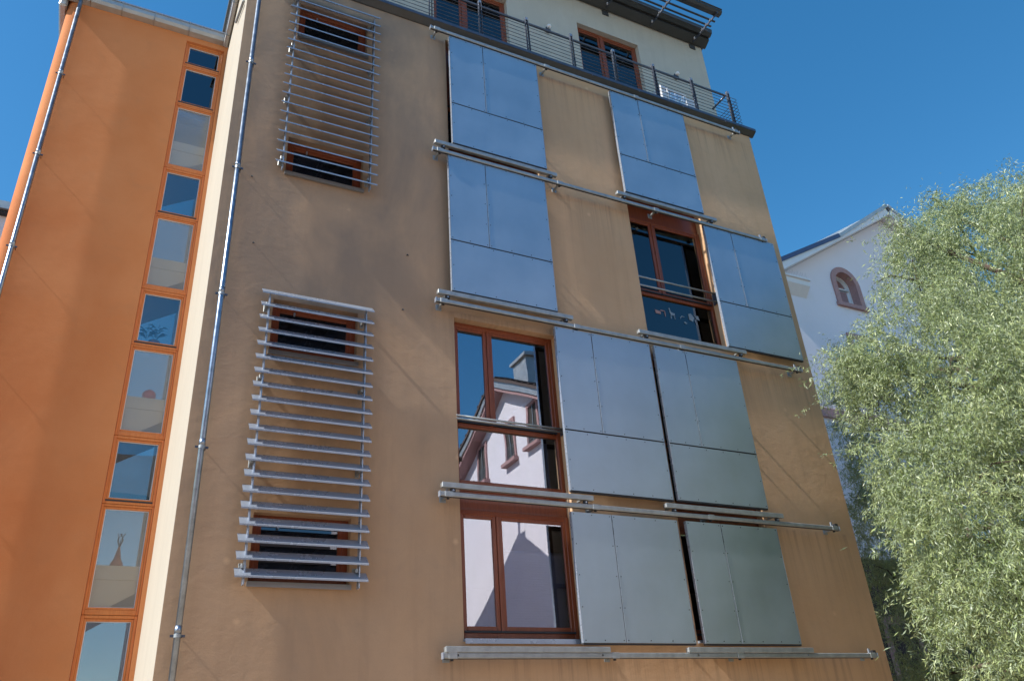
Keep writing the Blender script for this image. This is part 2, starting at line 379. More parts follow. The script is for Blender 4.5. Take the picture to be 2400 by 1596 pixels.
w3 = french(c2, 6.42, 9.0, 7.35, bars=(7.57, 7.395), gl='glass_d')
bp('spandrel_board', [(c2[0], c2[1], .15, .2, 9.0, 9.42)], 'wood', bevel=.004)
B('window_curtain', [(9.02, 9.06, .24, .26, 6.5, 8.9), (8.93, 8.95, .24, .27, 6.5, 8.9), (9.1, 9.3, .3, .32, 6.5, 8.9)], 'curtain', w3)
B('window_curtain', [(5.55, 5.58, .24, .26, 3.5, 4.3), (5.62, 5.66, .26, .28, 3.5, 4.3)], 'curtain', w2)
B('inner_blind', [(c2[0] + .1, c2[1] - .1, .215, .23, 8.72, 8.9)], 'curtain', w3)
# animal-shaped paper stickers on the lower pane
def sticker(polys, m='rail'):
    V, F_ = [], []
    for pl in polys:
        i = len(V); V += [(x, .152, z) for x, z in pl]; F_.append(tuple(range(i, len(V))))
    link(mesh('paper_sticker', V, F_, m), 'paper_sticker', w3)
sticker([[(8.33, 7.13), (8.35, 7.14), (8.37, 7.06), (8.45, 7.04), (8.44, 6.99), (8.36, 7.0), (8.34, 7.04)], [(8.35, 7.0), (8.37, 7.0), (8.36, 6.92), (8.345, 6.92)], [(8.42, 7.0), (8.44, 7.0), (8.445, 6.92), (8.43, 6.92)]])
sticker([[(8.02, 7.04), (8.14, 7.03), (8.14, 6.97), (8.03, 6.97)], [(8.14, 7.06), (8.24, 7.06), (8.24, 7.04), (8.14, 7.04)], [(8.22, 7.05), (8.24, 7.05), (8.24, 6.94), (8.225, 6.94)]], 'pink')
sticker([[(8.76, 7.1), (8.82, 7.12), (8.88, 7.04), (8.84, 6.95), (8.76, 6.98)], [(8.9, 7.08), (8.98, 7.1), (9.0, 7.0), (8.93, 7.02)], [(8.88, 7.0), (8.9, 7.0), (8.92, 6.9), (8.9, 6.9)]])
sticker([[(8.55, 6.98), (8.6, 7.03), (8.66, 7.02), (8.66, 7.01), (8.6, 7.01), (8.56, 6.96)], [(8.62, 6.9), (8.66, 6.92), (8.7, 6.89), (8.66, 6.87)]])
# windows hidden behind the closed shutters
for c, zb, zt in ((c1, 6.42, 9.0), (c1, 9.42, 11.85), (c2, 9.42, 11.85), (c2, 3.5, 6.0), (c2, 1.53, 3.16)): french(c, zb, zt, zb + .93, lower=zt - zb > 2)
bp('spandrel_board', [(c1[0], c1[1], .15, .2, 9.0, 9.42)], 'wood'); bp('spandrel_board', [(c2[0], c2[1], .15, .2, 3.16, 3.50)], 'wood')
bp('window_sill', [(c1[0] - .01, c1[1] - .02, -.06, .15, 1.468, 1.50), (c1[0] - .01, c1[1] - .02, -.065, -.06, 1.44, 1.50)], 'alu')
bp('window_sill', [(c2[0], c2[1], -.06, .15, 1.468, 1.50)], 'alu')
# ---- penthouse windows
for (a, b, z0, z1) in PW:
    wn = bp('window', frame_b(a, b, z0, z1, .07, .83, .9), 'wood', bevel=.006)
    mx = a + .42 * (b - a)
    B('mullion', [(mx - .04, mx + .04, .82, .9, z0 + .07, z1 - .07)], 'wood', wn, .005)
    for s0, s1 in ((a + .06, mx - .041), (mx + .041, b - .06)):
        B('sash', frame_b(s0, s1, z0 + .05, z1 - .06, .05, .845, .89), 'wood', wn, .005)
        pane(wn, s0 + .05, s1 - .05, z0 + .1, z1 - .11, .86, 'glass_d')
for k in range(2):   # light curtains of the left penthouse window
    x0 = (4.3, 5.35)[k]; nn = 24; V = []; F_ = []
    for i in range(nn):
        x = x0 + .45 * i / (nn - 1); y = .98 + .02 * math.sin(i * 1.7)
        V += [(x, y, 12.3), (x + (.12 if k else 0) * (1 - i / nn), y, 14.3)]
    for i in range(nn - 1): F_.append((2 * i, 2 * i + 2, 2 * i + 3, 2 * i + 1))
    bp('curtain', mesh('curtain', V, F_, 'curtain', smooth=True))
bp('vertical_blinds', [(8.45 + .09 * k, 8.51 + .09 * k, .98, .99, 12.3, 14.6) for k in range(9)], 'rail_dark')

# ================================================================ louvre screens
slat_me = None
def louvre(name, z0, label):
    global slat_me
    t = thing(name, label, 'louvre screen', (2.088, -.14, z0), 'louvre screens over the small windows')
    if slat_me is None:
        # blade sloping outwards like a shingle, upstanding lip at its outer edge
        prof = [(-.064, 0.004), (-.067, .022), (-.062, .027), (.050, .130), (.053, .126), (-.056, .025), (-.060, .020), (-.060, 0.004)]
        V, F_ = prism_x(prof, -.752, .752); slat_me = fixn(mesh('slat', V, F_, 'alu'))
    for k in range(20): 
        s = link(slat_me, 'slat', t, (rnd.uniform(-.002, .002), 0, k * .1917)); s.rotation_euler = (rnd.uniform(-.006, .006), 0, 0)
    for sx in (-.645, .655):
        B('post', [(sx - .007, sx + .007, -.02, .045, -.06, 3.68), (sx - .012, sx + .012, .045, .05, -.06, 3.68)], 'alu', t)
        for z in (.12, 1.35, 2.45, 3.5):
            b = B('wall_bracket', [(sx - .04, sx - .01, .0, .15, z, z + .05), (sx - .05, sx, .132, .142, z - .03, z + .08)], 'rail', t, .004)
            V, F_ = tube([(sx - .045, .02, z + .025), (sx + .02, .02, z + .025)], .011, 8); link(mesh('bolt', V, F_, 'alu'), 'bolt', b)
    return t
louvre('louvre_screen', 2.085, 'lower aluminium louvre screen with broad slats over the two small brown windows')
louvre('louvre_screen', 7.945, 'upper aluminium louvre screen just below the roof terrace, slats seen edge on')

# ================================================================ sliding shutters
def shutter(x0, x1, z0, z1, vs, hj, label, y=-.2, edge=True):
    t = thing('sliding_shutter', label, 'shutter', (x0, y, z0), 'sliding sheet metal shutters on the facade')
    W_, H_ = x1 - x0, z1 - z0; g = .012
    B('shutter_frame', frame_b(0.012, W_ - .012, .012, H_ - .012, .05, .006, .045) + [(.06, W_ - .06, .01, .04, (hj - z0 if hj else H_ * .5) - .03, (hj - z0 if hj else H_ * .5) + .03), (vs - .03, vs + .03, .011, .041, (hj - z0) if hj else .06, H_ - .06)], 'dark_edge', t)
    B('joint_strip', [(vs + g / 2 - .003, vs + g / 2 + .0005, -.0045, .004, (hj - z0 + g) if hj else 0, H_)], 'alu', t)
    B('edge_strip', [(0, .004, .0, .055, 0, H_)], 'alu', t); B('edge_strip', [(W_ - .004, W_, .0, .055, 0, H_)], 'alu', t)
    B('bottom_gasket', [(.0, W_, .008, .05, -.022, -.002)], 'dark_edge', t)
    cells = []
    if hj:
        h = hj - z0
        cells = [(.006, W_ - .006, 0, h - g), (.006, vs - g / 2, h + g, H_), (vs + g / 2, W_ - .006, h + g, H_)]
    else: cells = [(.006, vs - g / 2, 0, H_), (vs + g / 2, W_ - .006, 0, H_)]
    sc = []
    for (a, b, c, d) in cells:
        o = B('metal_panel', (a, b, 0, .005, c, d), 'panel', t)
        o.rotation_euler = (rnd.uniform(-.0012, .0012), 0, rnd.uniform(-.0012, .0012))
        nx = max(1, round((b - a) / .33)); nz = max(1, round((d - c) / .42))
        for i in range(nx + 1):
            for j in (0, 1): sc.append((a + .03 + (b - a - .06) * i / nx, (c + .03, d - .03)[j]))
        for j in range(1, nz):
            for i in (0, 1): sc.append(((a + .03, b - .03)[i], c + .03 + (d - c - .06) * j / nz))
    V, F_ = [], []
    for (x, z) in sc:
        i = len(V)
        for k in range(6): V.append((x + .008 * math.cos(k * 1.047), -.004, z + .008 * math.sin(k * 1.047)))
        for k in range(6): V.append((x + .008 * math.cos(k * 1.047), .002, z + .008 * math.sin(k * 1.047)))
        F_.append(tuple(range(i, i + 6))); F_ += [(i + k, i + 6 + k, i + 6 + (k + 1) % 6, i + (k + 1) % 6) for k in range(6)]
    link(fixn(mesh('screw_heads', V, F_, 'dark_edge')), 'screw_heads', t, kind='stuff')
    return t
shutter(4.108, 5.880, 9.252, 11.77, .655, 10.145, 'top left sliding metal shutter, directly below the terrace rail beside the black gap')
shutter(7.520, 9.312, 9.258, 11.77, .655, 10.145, 'top right blue grey shutter under the terrace, above the navy window with two guard bars')
shutter(4.016, 5.803, 6.358, 8.962, .660, 7.275, 'left shutter one floor below the terrace shutters, above the window reflecting a gable')
shutter(9.230, 10.970, 6.360, 8.962, .650, 7.277, 'rightmost shutter near the building corner, right of the navy window with two guard bars')
shutter(5.716, 7.482, 3.452, 6.068, .655, 4.362, 'three panel shutter immediately right of the window reflecting a gable house')
shutter(7.575, 9.317, 3.462, 6.070, .630, 4.362, 'greenish three panel shutter with black gap on its left, above the bottom rail row')
shutter(5.682, 7.475, 1.438, 3.142, .655, None, 'two panel shutter of the lowest row beside the window with the pleated blind')
shutter(7.636, 9.398, 1.438, 3.145, .645, None, 'dark greenish two panel shutter of the lowest row, nearest the right corner')

# ================================================================ guide rails
def long_rail(zt, xe, label, x0=3.755):
    t = thing('guide_rail', label, 'guide rail', (x0, -.2, zt - .035), 'long guide rails running across the facade')
    L = xe - x0
    V, F_ = boxes([(0, L * .62, -.03, .025, -.03, .035)]); link(mesh('rail_tube', V, F_, 'rail', .008), 'rail_tube', t)
    V, F_ = boxes([(L * .62 + .002, L, -.028, .023, -.028, .033)]); link(mesh('rail_tube', V, F_, 'rail', .008), 'rail_tube', t)
    B('end_cap', [(-.012, 0, -.033, .03, -.034, .038)], 'alu', t); B('end_cap', [(L, L + .012, -.033, .03, -.034, .038)], 'alu', t)
    B('rail_slot', [(0.01, L - .01, -.012, .01, -.036, -.0301)], 'dark_edge', t)
    k = 0
    for x in (.09, L * .33, L * .62, L - .12):
        b = B('wall_bracket', [(x + .01, x + .04, .025, .198, -.02, .02), (x - .02, x + .07, .19, .199, -.05, .05)], 'rail', t, .004)
        V, F_ = tube([(x + .025, .01, -.055), (x + .025, .01, -.03)], .02, 8); link(mesh('clamp', V, F_, 'dark_edge'), 'clamp', b)
        B('joint_sleeve', [(x - .03, x + .08, -.034, .03, -.034, .039)], 'rail', t, .003)
    B('stop_pin', [(L - .16, L - .13, -.02, .0, .035, .10)], 'alu', t)
    B('stop_block', [(L - .09, L - .02, -.03, .02, .036, .075)], 'dark_edge', t)
    return t
long_rail(1.314, 10.87, 'lowest long guide rail, below the bottom row of shutters')
long_rail(3.262, 10.748, 'second long guide rail from the bottom, passing over the window with the pleated blind')
long_rail(6.162, 10.83, 'third long guide rail from the bottom, just above the window reflecting a gable')
long_rail(9.022, 10.786, 'fourth long guide rail from the bottom, above the navy window with guard bars')
long_rail(11.847, 10.8, 'topmost long guide rail, tucked under the terrace edge')
NM = {1: 'lowest', 2: 'second', 3: 'third', 4: 'topmost'}
ABV = {(1, 0): 'under the window with the pleated blind', (1, 1): 'under the dark greenish two panel shutter', (2, 0): 'across the foot of the window reflecting a gable', (2, 1): 'under the greenish three panel shutter',
       (3, 0): 'under the left shutter above the gable reflecting window', (3, 1): 'across the foot of the navy window', (4, 0): 'under the top left shutter', (4, 1): 'under the top right shutter'}
for lv, zt in ((1, 1.385), (2, 3.385), (3, 6.308), (4, 9.183)):
    for s, (a, b) in enumerate(((3.78, 6.055), (7.30, 9.572))):
        t = thing('carrier_rail', 'short aluminium carrier rail ' + ABV[(lv, s)], 'carrier rail', (a, -.2, zt - .035), 'short carrier rails at the foot of each shutter position')
        B('channel', [(0, b - a, -.036, -.026, -.036, .035), (0, b - a, -.0255, .035, -.030, .030)], 'rail', t, .004)
        for x in (.12, b - a - .16):
            r_ = B('roller_block', [(x, x + .07, -.02, .02, -.09, -.038)], 'dark_edge', t, .006)
            V, F_ = tube([(x + .035, -.03, -.065), (x + .035, -.018, -.065)], .013, 8); link(mesh('bolt', V, F_, 'alu'), 'bolt', r_)
            B('wall_arm', [(x + .02, x + .05, .035, .198, -.01, .015)], 'rail', t)

# ================================================================ downpipes
def downpipe(x, y, z0, z1, r, zs, label, yw):
    t = thing('downpipe', label, 'downpipe', (x, y, z0))
    T('pipe', [(0, 0, 0), (0, 0, z1 - z0)], r, 'pipe', t, 20)
    for z in zs:
        V, F_ = tube([(0, 0, z - z0 - .018), (0, 0, z - z0 + .018)], r + .006, 18); b = link(mesh('clip', V, F_, 'rail', smooth=False), 'clip', t)
        B('clip_ear', [(-r - .04, -r, -.008, .008, z - z0 - .012, z - z0 + .012), (r, r + .04, -.008, .008, z - z0 - .012, z - z0 + .012)], 'rail_dark', b)
        B('wall_stud', [(r + .005, r + .015, 0, yw - y - .002, z - z0 - .006, z - z0 + .006)], 'dark_edge', b)
        V, F_ = tube([(0, 0, z - z0 + .10), (0, 0, z - z0 + .02)], r + .003, 18); link(mesh('pipe_socket', V, F_, 'pipe', smooth=True), 'pipe_socket', t)
    return t
downpipe(.842, -.1, GZ, 12.1, .034, (9.80, 7.74, 5.655, 3.57, 1.49, -.6), 'grey downpipe on the tan wall, left of the louvre screens', 0)
downpipe(-2.085, 3.40, GZ, 13.75, .038, (11.79, 9.88, 7.96, 6.0, 4.1, 2.2), 'grey downpipe on the rounded left corner of the orange stair tower', 3.5)

# ================================================================ terrace railing
rl = thing('terrace_railing', 'dark steel terrace railing with thin horizontal wires in front of the grey top floor', 'railing', (XL, .06, 12.2))
o0 = Vector(rl.location)
def rp(name, V, F_, m, **k): return link(mesh(name, [tuple(Vector(v) - o0) for v in V], F_, m, **k), name, rl)
for i in range(11):
    x = 11.06 - 1.028 * i
    V, F_ = boxes([(x - .032, x - .02, .03, .085, 12.2, 13.36), (x + .02, x + .032, .03, .085, 12.2, 13.36)]); rp('post', V, F_, 'rail_dark', bevel=.004)
    V, F_ = tube([(x, .035, 13.33), (x, .08, 13.33)], .034, 12); rp('post_cap', V, F_, 'alu')
    V, F_ = boxes([(x - .05, x + .05, .02, .10, 12.19, 12.215)]); rp('foot_plate', V, F_, 'rail_dark')
V, F_ = tube([(XL, .10, 13.27), (11.03, .10, 13.27)], .026, 10); rp('handrail', V, F_, 'rail_dark', smooth=True)
V, F_ = tube([(11.03, .10, 13.27), (11.03, .55, 13.27)], .024, 10); rp('side_handrail', V, F_, 'rail_dark', smooth=True)
V, F_ = tube([(11.25, .68, 12.2), (11.25, .66, 12.8), (11.2, .68, 13.0), (11.1, .7, 13.1)], .02, 8); rp('side_post', V, F_, 'rail_dark', smooth=True)
for k in range(9):
    z = 12.36 + k * .1
    V, F_ = tube([(XL, .02, z), (11.25, .02, z), (11.27, .04, z), (11.27, .62, z)], .0065, 6); rp('wire', V, F_, 'rail_dark')
# wall lamps
for x, lab in ((6.83, 'small round wall lamp between the two top floor windows'), (10.25, 'small round wall lamp right of the top floor windows')):
    t = thing('wall_lamp', lab, 'lamp', (x, .66, 14.13), 'wall lamps on the top floor')
    me = bpy.data.meshes.new('lamp_globe'); bm = bmesh.new(); bmesh.ops.create_uvsphere(bm, u_segments=14, v_segments=8, radius=.05); bm.to_mesh(me); bm.free(); me.materials.append(M['whitepaint']); me.shade_smooth()
    link(me, 'lamp_globe', t, (0, -.04, .03)); B('lamp_base', [(-.05, .05, -.02, .058, -.06, -.02), (-.03, .03, .02, .059, -.08, .08)], 'rail_dark', t, .004)
# silver sheet on a small rack behind the railing
t = thing('plastic_covered_rack', 'low white rack wrapped in crinkled silver sheet behind the terrace railing', 'rack', (9.83, .42, 12.5))
nx, nz = 14, 10; V = []; F_ = []
for i in range(nx):
    for j in range(nz): V.append((-.22 + .5 * i / (nx - 1), -.03 + rnd.uniform(-.018, .018), .15 + .50 * j / (nz - 1)))
for i in range(nx - 1):
    for j in range(nz - 1): a = i * nz + j; F_.append((a, a + nz, a + nz + 1, a + 1))
link(mesh('silver_sheet', V, F_, 'plastic'), 'silver_sheet', t)
B('rack_frame', [(-.42, -.38, -.05, .25, -.3, .75), (-.24, -.21, -.04, 0, -.3, .75), (.26, .29, -.04, 0, -.3, .66), (-.42, .32, -.01, .02, .70, .74), (-.42, .32, -.01, .02, .2, .23)], 'whitepaint', t, .006)
B('side_board', [(-.37, -.25, .0, .012, .2, .8), (.3, .62, .02, .032, .15, .68)], 'curtain', t)

# ================================================================ brise soleil
bs = thing('sun_shade_frame', 'dark metal sun shade frame projecting from the roof eave', 'sun shade', (8.5, .7, 15.55))
o0 = Vector(bs.location)
def sp(name, V, F_, m, par=None, **k): return link(mesh(name, [tuple(Vector(v) - o0) for v in V], F_, m, **k), name, par or bs)
for i in range(8):
    x = 11.02 - 1.262 * i
    V, F_ = boxes([(x - .012, x + .012, -.30, .7, 15.56, 15.61)]); a = sp('arm', V, F_, 'rail_dark')
    V, F_ = boxes([(x - .085, x + .085, .70, .718, 15.40, 15.54)])
    if i % 2 == 0: sp('wall_plate', V, F_, 'anth')
    for y in (.55, .27, .12, -.03):
        V, F_ = boxes([(x - .034, x - .014, y - .02, y + .02, 15.57, 15.64)]); sp('clip', V, F_, 'whitepaint', a, bevel=.006)
for y in (.27, .12, -.03):
    V, F_ = prism_x([(y - .022, 15.612), (y + .022, 15.612), (y + .03, 15.65), (y - .012, 15.65)], 1.0, 11.17); sp('shade_slat', V, F_, 'anth')
V, F_ = prism_x([(-.16, 15.612), (-.27, 15.612), (-.31, 15.66), (-.31, 15.72), (-.33, 15.73), (-.29, 15.745), (-.16, 15.68)], 1.0, 11.17); fm = fixn(mesh('outer_channel', [tuple(Vector(v) - o0) for v in V], F_, 'anth')); link(fm, 'outer_channel', bs)

# ================================================================ orange stair tower
YO = 3.5
st = thing('stair_tower', 'orange rendered stair tower with a tall strip of wood framed windows', 'building', (-1, YO, GZ))
oS = Vector(st.location)
def stp(name, b, m, bevel=0., parent=None, **k):
    if isinstance(b, bpy.types.Mesh): me = b
    else: V, F_ = boxes(b); me = mesh(name, V, F_, m, bevel)
    o = link(me, name, parent or st, **k)
    if parent is None: o.location = -oS
    return o
ZT = 13.9
xa, xb = -.12, .612
stp('tower_front_wall', wall_mesh('tower_front_wall', -2.12, XL + .001, GZ, ZT, YO, .25, [(xa, xb, -.6, 13.645)], 'orange'), 'orange')
V, F_ = [], []; nseg = 12
for i in range(nseg + 1):
    a = math.pi / 2 * i / nseg; V += [(-2.12 - .19 * math.sin(a), YO + .19 - .19 * math.cos(a), GZ), (-2.12 - .19 * math.sin(a), YO + .19 - .19 * math.cos(a), ZT)]
V += [(-2.31, 9, GZ), (-2.31, 9, ZT)]
for i in range(nseg + 1): F_.append((2 * i + 2, 2 * i, 2 * i + 1, 2 * i + 3))
stp('tower_round_corner', mesh('tower_round_corner', V, F_, 'orange', smooth=True), 'orange')
stp('tower_inner_walls', [(-2.1, -1.9, 3.76, 9, GZ, ZT), (-1.9, XL, 3.76, 9, ZT - .1, ZT), (XL - .01, XL + .001, 3.76, 6.3, GZ, ZT)], 'stairwall')
stp('rear_glazing', [(-1.9, XL, 6.2, 6.21, GZ, ZT)], 'frost')
# gutters
V, F_ = prism_x([(YO, 13.78), (YO - .12, 13.80), (YO - .16, 13.86), (YO - .16, 13.98), (YO - .175, 13.99), (YO - .16, 14.0), (YO + .3, 14.05), (YO + .3, 13.9), (YO, 13.9)], -2.42, XL - .002)
stp('gutter', fixn(mesh('gutter', V, F_, 'zinc')), 'zinc')
stp('gutter_rim', [(-2.42, XL - .004, YO - .178, YO - .164, 13.965, 13.995)], 'alu')
for x in (-1.93, -1.37, -.78, -.12, .57): stp('gutter_strap', [(x, x + .014, YO - .182, YO + .0, 13.775, 14.003)], 'rail')
stp('gutter', [(-2.45, -2.31, YO - .0, 9, 13.62, 13.96)], 'zinc', .03)
stp('roof_slab', [(-2.4, XL - .01, YO, 9, 14.05, 14.1)], 'zinc')
# window strip
cells = [(13.026, 13.645, 'f'), (11.964, 13.026, 't'), (10.361, 11.964, 'm'), (9.28, 10.361, 't'), (7.697, 9.28, 'm'), (6.608, 7.697, 't'), (5.015, 6.608, 'm'),
         (3.929, 5.015, 't'), (2.339, 3.929, 'm'), (1.25, 2.339, 't'), (-.35, 1.25, 'm')]
for z0, z1, k in cells:
    wd = .045 if k == 'm' else .06
    bt = .085 if k == 'm' else .075
    z0 += .003; z1 -= .003
    wn = stp('window', frame_b(xa + .002, xb - .002, z0, z1, wd * .72, YO + .05, YO + .14, bot=bt * .8), 'wood_o', .005)
    i0, i1, j0, j1 = xa + wd * .75, xb - wd * .75, z0 + bt * .82, z1 - wd * .75
    B('sash', frame_b(i0, i1, j0, j1, .035, YO + .065, YO + .13), 'wood_o', wn, .005)
    if k != 'm': B('drip_slot', [(i0 - .005, i1 + .005, YO + .046, YO + .064, j0 - .022, j0 + .004)], 'dark_edge', wn)
    else: B('drain_cap', [(xa + .09, xa + .15, YO + .044, YO + .05, z0 + .03, z0 + .045), (xb - .15, xb - .09, YO + .044, YO + .05, z0 + .03, z0 + .045)], 'wood_o', wn)
    B('glazing_bead', frame_b(i0 + .035, i1 - .035, j0 + .035, j1 - .035, .008, YO + .085, YO + .1), 'curtain', wn)
    pane(wn, i0 + .03, i1 - .03, j0 + .03, j1 - .03, YO + .1, 'frost' if k == 'm' else 'glass_s')
    if k == 'm':
        zc = z1 - .88
        s = stp('landing_edge', [(-1.9, XL - .02, YO + .128, YO + 1.3, zc - .2, zc)], 'stairwall')
        V, F_ = [(-.3, YO + .15, zc - .9), (XL - .02, YO + .15, zc - .3), (XL - .02, YO + 1.3, zc - .3), (-.3, YO + 1.3, zc - .9), (-.3, YO + .15, zc - .2), (XL - .02, YO + .15, zc - .2), (XL - .02, YO + 1.3, zc - .2), (-.3, YO + 1.3, zc - .2)], [(0, 1, 2, 3), (7, 6, 5, 4), (0, 4, 5, 1), (1, 5, 6, 2), (2, 6, 7, 3), (3, 7, 4, 0)]
        stp('stair_flight', mesh('stair_flight', V, F_, 'stairwall'), 'stairwall')
# things on the landings
def ball(name, r, m, parent, loc, sc=(1, 1, 1)):
    me = bpy.data.meshes.new(name); bm = bmesh.new(); bmesh.ops.create_uvsphere(bm, u_segments=20, v_segments=12, radius=r)
    bmesh.ops.scale(bm, vec=sc, verts=bm.verts[:]); bm.to_mesh(me); bm.free(); me.materials.append(M[m]); me.shade_smooth(); return link(me, name, parent, loc)
t = thing('red_vase', 'red round vase on the stair landing behind a frosted pane', 'vase', (.28, YO + .24, 5.725))
ball('vase_body', .105, 'red', t, (0, 0, .095), (1, 1, .9)); T('vase_neck', [(0, 0, .15), (0, 0, .19)], .03, 'red', t)
t = thing('dried_plant_pot', 'terracotta pot with a dry twig on the lower stair landing', 'pot', (.22, YO + .24, 3.046))
T('pot', [(0, 0, 0), (0, 0, .05), (0, 0, .12), (0, 0, .3)], [.08, .09, .05, .015], 'terra', t, 14)
for k in range(6): T('twig', [(0, 0, .28), (rnd.uniform(-.05, .05), 0, .4), (rnd.uniform(-.1, .1), 0, .5)], .006, 'dark_edge', t, 5)
t = thing('potted_palm', 'spiky potted palm standing behind the blue stairwell pane', 'plant', (.22, YO + .26, 6.70))
T('pot', [(0, 0, 0), (0, 0, .12)], [.07, .09], 'terra', t, 14)
for k in range(44):
    a = rnd.uniform(0, 6.28); r = rnd.uniform(.12, .24); h = rnd.uniform(.15, .5); x = rnd.choice((-.12, .02))
    d = Vector((math.cos(a), math.sin(a) * .35, 0)); s = Vector((-math.sin(a) * .35, math.cos(a), 0)) if abs(d.x) < .3 else Vector((0, 0, 1))
    p0 = Vector((x, 0, .12 + rnd.uniform(0, h * .5))); p1 = p0 + d * r * .5 + Vector((0, 0, .09)); p2 = p0 + d * r + Vector((0, 0, .08))
    V = [tuple(p0), tuple(p1 + s * .015), tuple(p2), tuple(p1 - s * .015)]
    link(mesh('frond', V, [(0, 1, 2, 3)], 'plantleaf'), 'frond', t)

# ================================================================ white house behind on the right
wh = thing('gabled_white_house', 'white gabled house with a pink framed arched window, behind the willow', 'house', (24.4, 6, GZ))
oW = Vector(wh.location)
def wp(name, V, F_, m, bevel=0., par=None, fix=False):
    me = mesh(name, V, F_, m, bevel)
    if fix: fixn(me)
    o = link(me, name, par or wh)
    if par is None: o.location = -oW
    return o
xe0, xe1, ze, xp, zp, Yh = 17.9, 30.9, 13.55, 24.35, 17.55, 6.0
acx, arz, ahw, abz = 21.25, 14.02, .46, 13.2   # arched window
# gable wall with arched hole: built as strips left/right of the hole
def rooz(x): return ze + (zp - ze) * (1 - abs(x - xp) / (xp - xe0 if x < xp else xe1 - xp))
V, F_ = [], []
def poly(pts, y=Yh):
    i = len(V); V.extend([(x, y, z) for x, z in pts]); F_.append(tuple(range(i, len(V))))
poly([(xe0, GZ), (acx - ahw, GZ), (acx - ahw, rooz(acx - ahw)), (xe0, ze)])
poly([(acx + ahw, GZ), (xe1, GZ), (xe1, ze), (xp, zp), (acx + ahw, rooz(acx + ahw))])
poly([(acx - ahw, GZ), (acx + ahw, GZ), (acx + ahw, abz), (acx - ahw, abz)])
arc = [(acx - ahw * math.cos(a), arz + ahw * math.sin(a)) for a in [math.pi * k / 16 for k in range(17)]]
for k in range(16): poly([arc[k], arc[k + 1], (arc[k + 1][0], rooz(arc[k + 1][0])), (arc[k][0], rooz(arc[k][0]))])
def quadb(a, b, c, d): 
    i = len(V); V.extend([a, b, c, d]); F_.append((i, i + 1, i + 2, i + 3))
wp('gable_wall', V, F_, 'white')
V, F_ = [], []
quadb((xe0, Yh, GZ), (xe0, Yh, ze), (xe0, Yh + 14, ze), (xe0, Yh + 14, GZ)); quadb((xe1, Yh, GZ), (xe1, Yh + 14, GZ), (xe1, Yh + 14, ze), (xe1, Yh, ze)); quadb((xe0, Yh + 14, GZ), (xe0, Yh + 14, ze), (xe1, Yh + 14, ze), (xe1, Yh + 14, GZ))
wp('side_walls', V, F_, 'white')
# reveal + surround + frame of the arched window
outl = [(acx - ahw, abz)] + arc + [(acx + ahw, abz)]
def ring(off0, off1, y0, y1, name, m, par=None):
    V, F_ = [], []
    def off(o):
        r = ahw + o; return [(acx - r, abz)] + [(acx - r * math.cos(math.pi * k / 16), arz + r * math.sin(math.pi * k / 16)) for k in range(17)] + [(acx + r, abz)]
    A, Bq = off(off0), off(off1); n = len(A)
    for (x, z) in A: V.append((x, y0, z))
    for (x, z) in Bq: V.append((x, y0, z))
    for (x, z) in A: V.append((x, y1, z))
    for (x, z) in Bq: V.append((x, y1, z))
    for i in range(n - 1):
        F_ += [(i, i + 1, n + i + 1, n + i), (i, 2 * n + i, 2 * n + i + 1, i + 1), (n + i, n + i + 1, 3 * n + i + 1, 3 * n + i), (2 * n + i, 3 * n + i, 3 * n + i + 1, 2 * n + i + 1)]
    return wp(name, V, F_, m, par=par, fix=True)
aw = ring(0, .2, Yh - .05, Yh + .35, 'arched_window', 'pink')
ow = -oW
def wsub(name, V, F_, m): return link(mesh(name, V, F_, m), name, aw)
def ringsub(o0_, o1_, y0, y1, name, m):
    o = ring(o0_, o1_, y0, y1, name, m, par=aw); return o
ringsub(-.05, 0, Yh + .24, Yh + .32, 'arch_frame', 'whitepaint')
V, F_ = boxes([(acx - ahw + .03, acx + ahw - .03, Yh + .24, Yh + .29, arz - .06, arz - .02), (acx - ahw + .03, acx + ahw - .03, Yh + .24, Yh + .3, abz, abz + .06)]); wsub('crossbar', V, F_, 'whitepaint')
V, F_ = [], []; poly([(acx - ahw, abz)] + arc + [(acx + ahw, abz)], Yh + .30); wsub('pane', V, F_, 'glass_d')
V, F_ = boxes([(acx - ahw - .25, acx + ahw + .25, Yh - .1, Yh - .001, abz - .16, abz - .02)]); wsub('sill', V, F_, 'pink')
V, F_ = boxes([(acx - 2, acx + 2, Yh + 1.5, Yh + 1.6, 10, 14.6)]); wp('room_back', V, F_, 'room')
# roof: two slabs with raking fascia boards, overhanging
ov = .42
def slab(xa_, za_, xb_, zb_, y0, y1, th):
    d = Vector((xb_ - xa_, 0, zb_ - za_)).normalized(); n = Vector((-d.z, 0, d.x)); n = n if n.z > 0 else -n
    P0 = Vector((xa_, 0, za_)); P1 = Vector((xb_, 0, zb_)); q0 = P0 + n * th; q1 = P1 + n * th
    V = [(P0.x, y0, P0.z), (P1.x, y0, P1.z), (q1.x, y0, q1.z), (q0.x, y0, q0.z), (P0.x, y1, P0.z), (P1.x, y1, P1.z), (q1.x, y1, q1.z), (q0.x, y1, q0.z)]
    return V, [(0, 1, 2, 3), (7, 6, 5, 4), (0, 4, 5, 1), (1, 5, 6, 2), (2, 6, 7, 3), (3, 7, 4, 0)]
V, F_ = slab(17.2, 13.13, xp, zp + .02, Yh - ov, Yh + 14.2, .30); wp('roof', V, F_, 'whitepaint', fix=True)
V, F_ = slab(31.6, 13.13, xp, zp + .02, Yh - ov, Yh + 14.2, .30); wp('roof', V, F_, 'whitepaint', fix=True)
V, F_ = slab(17.1, 13.40, xp - 3.2, 15.67, Yh - ov - .04, Yh + 14.2, .15); wp('roof_verge', V, F_, 'slate', fix=True)
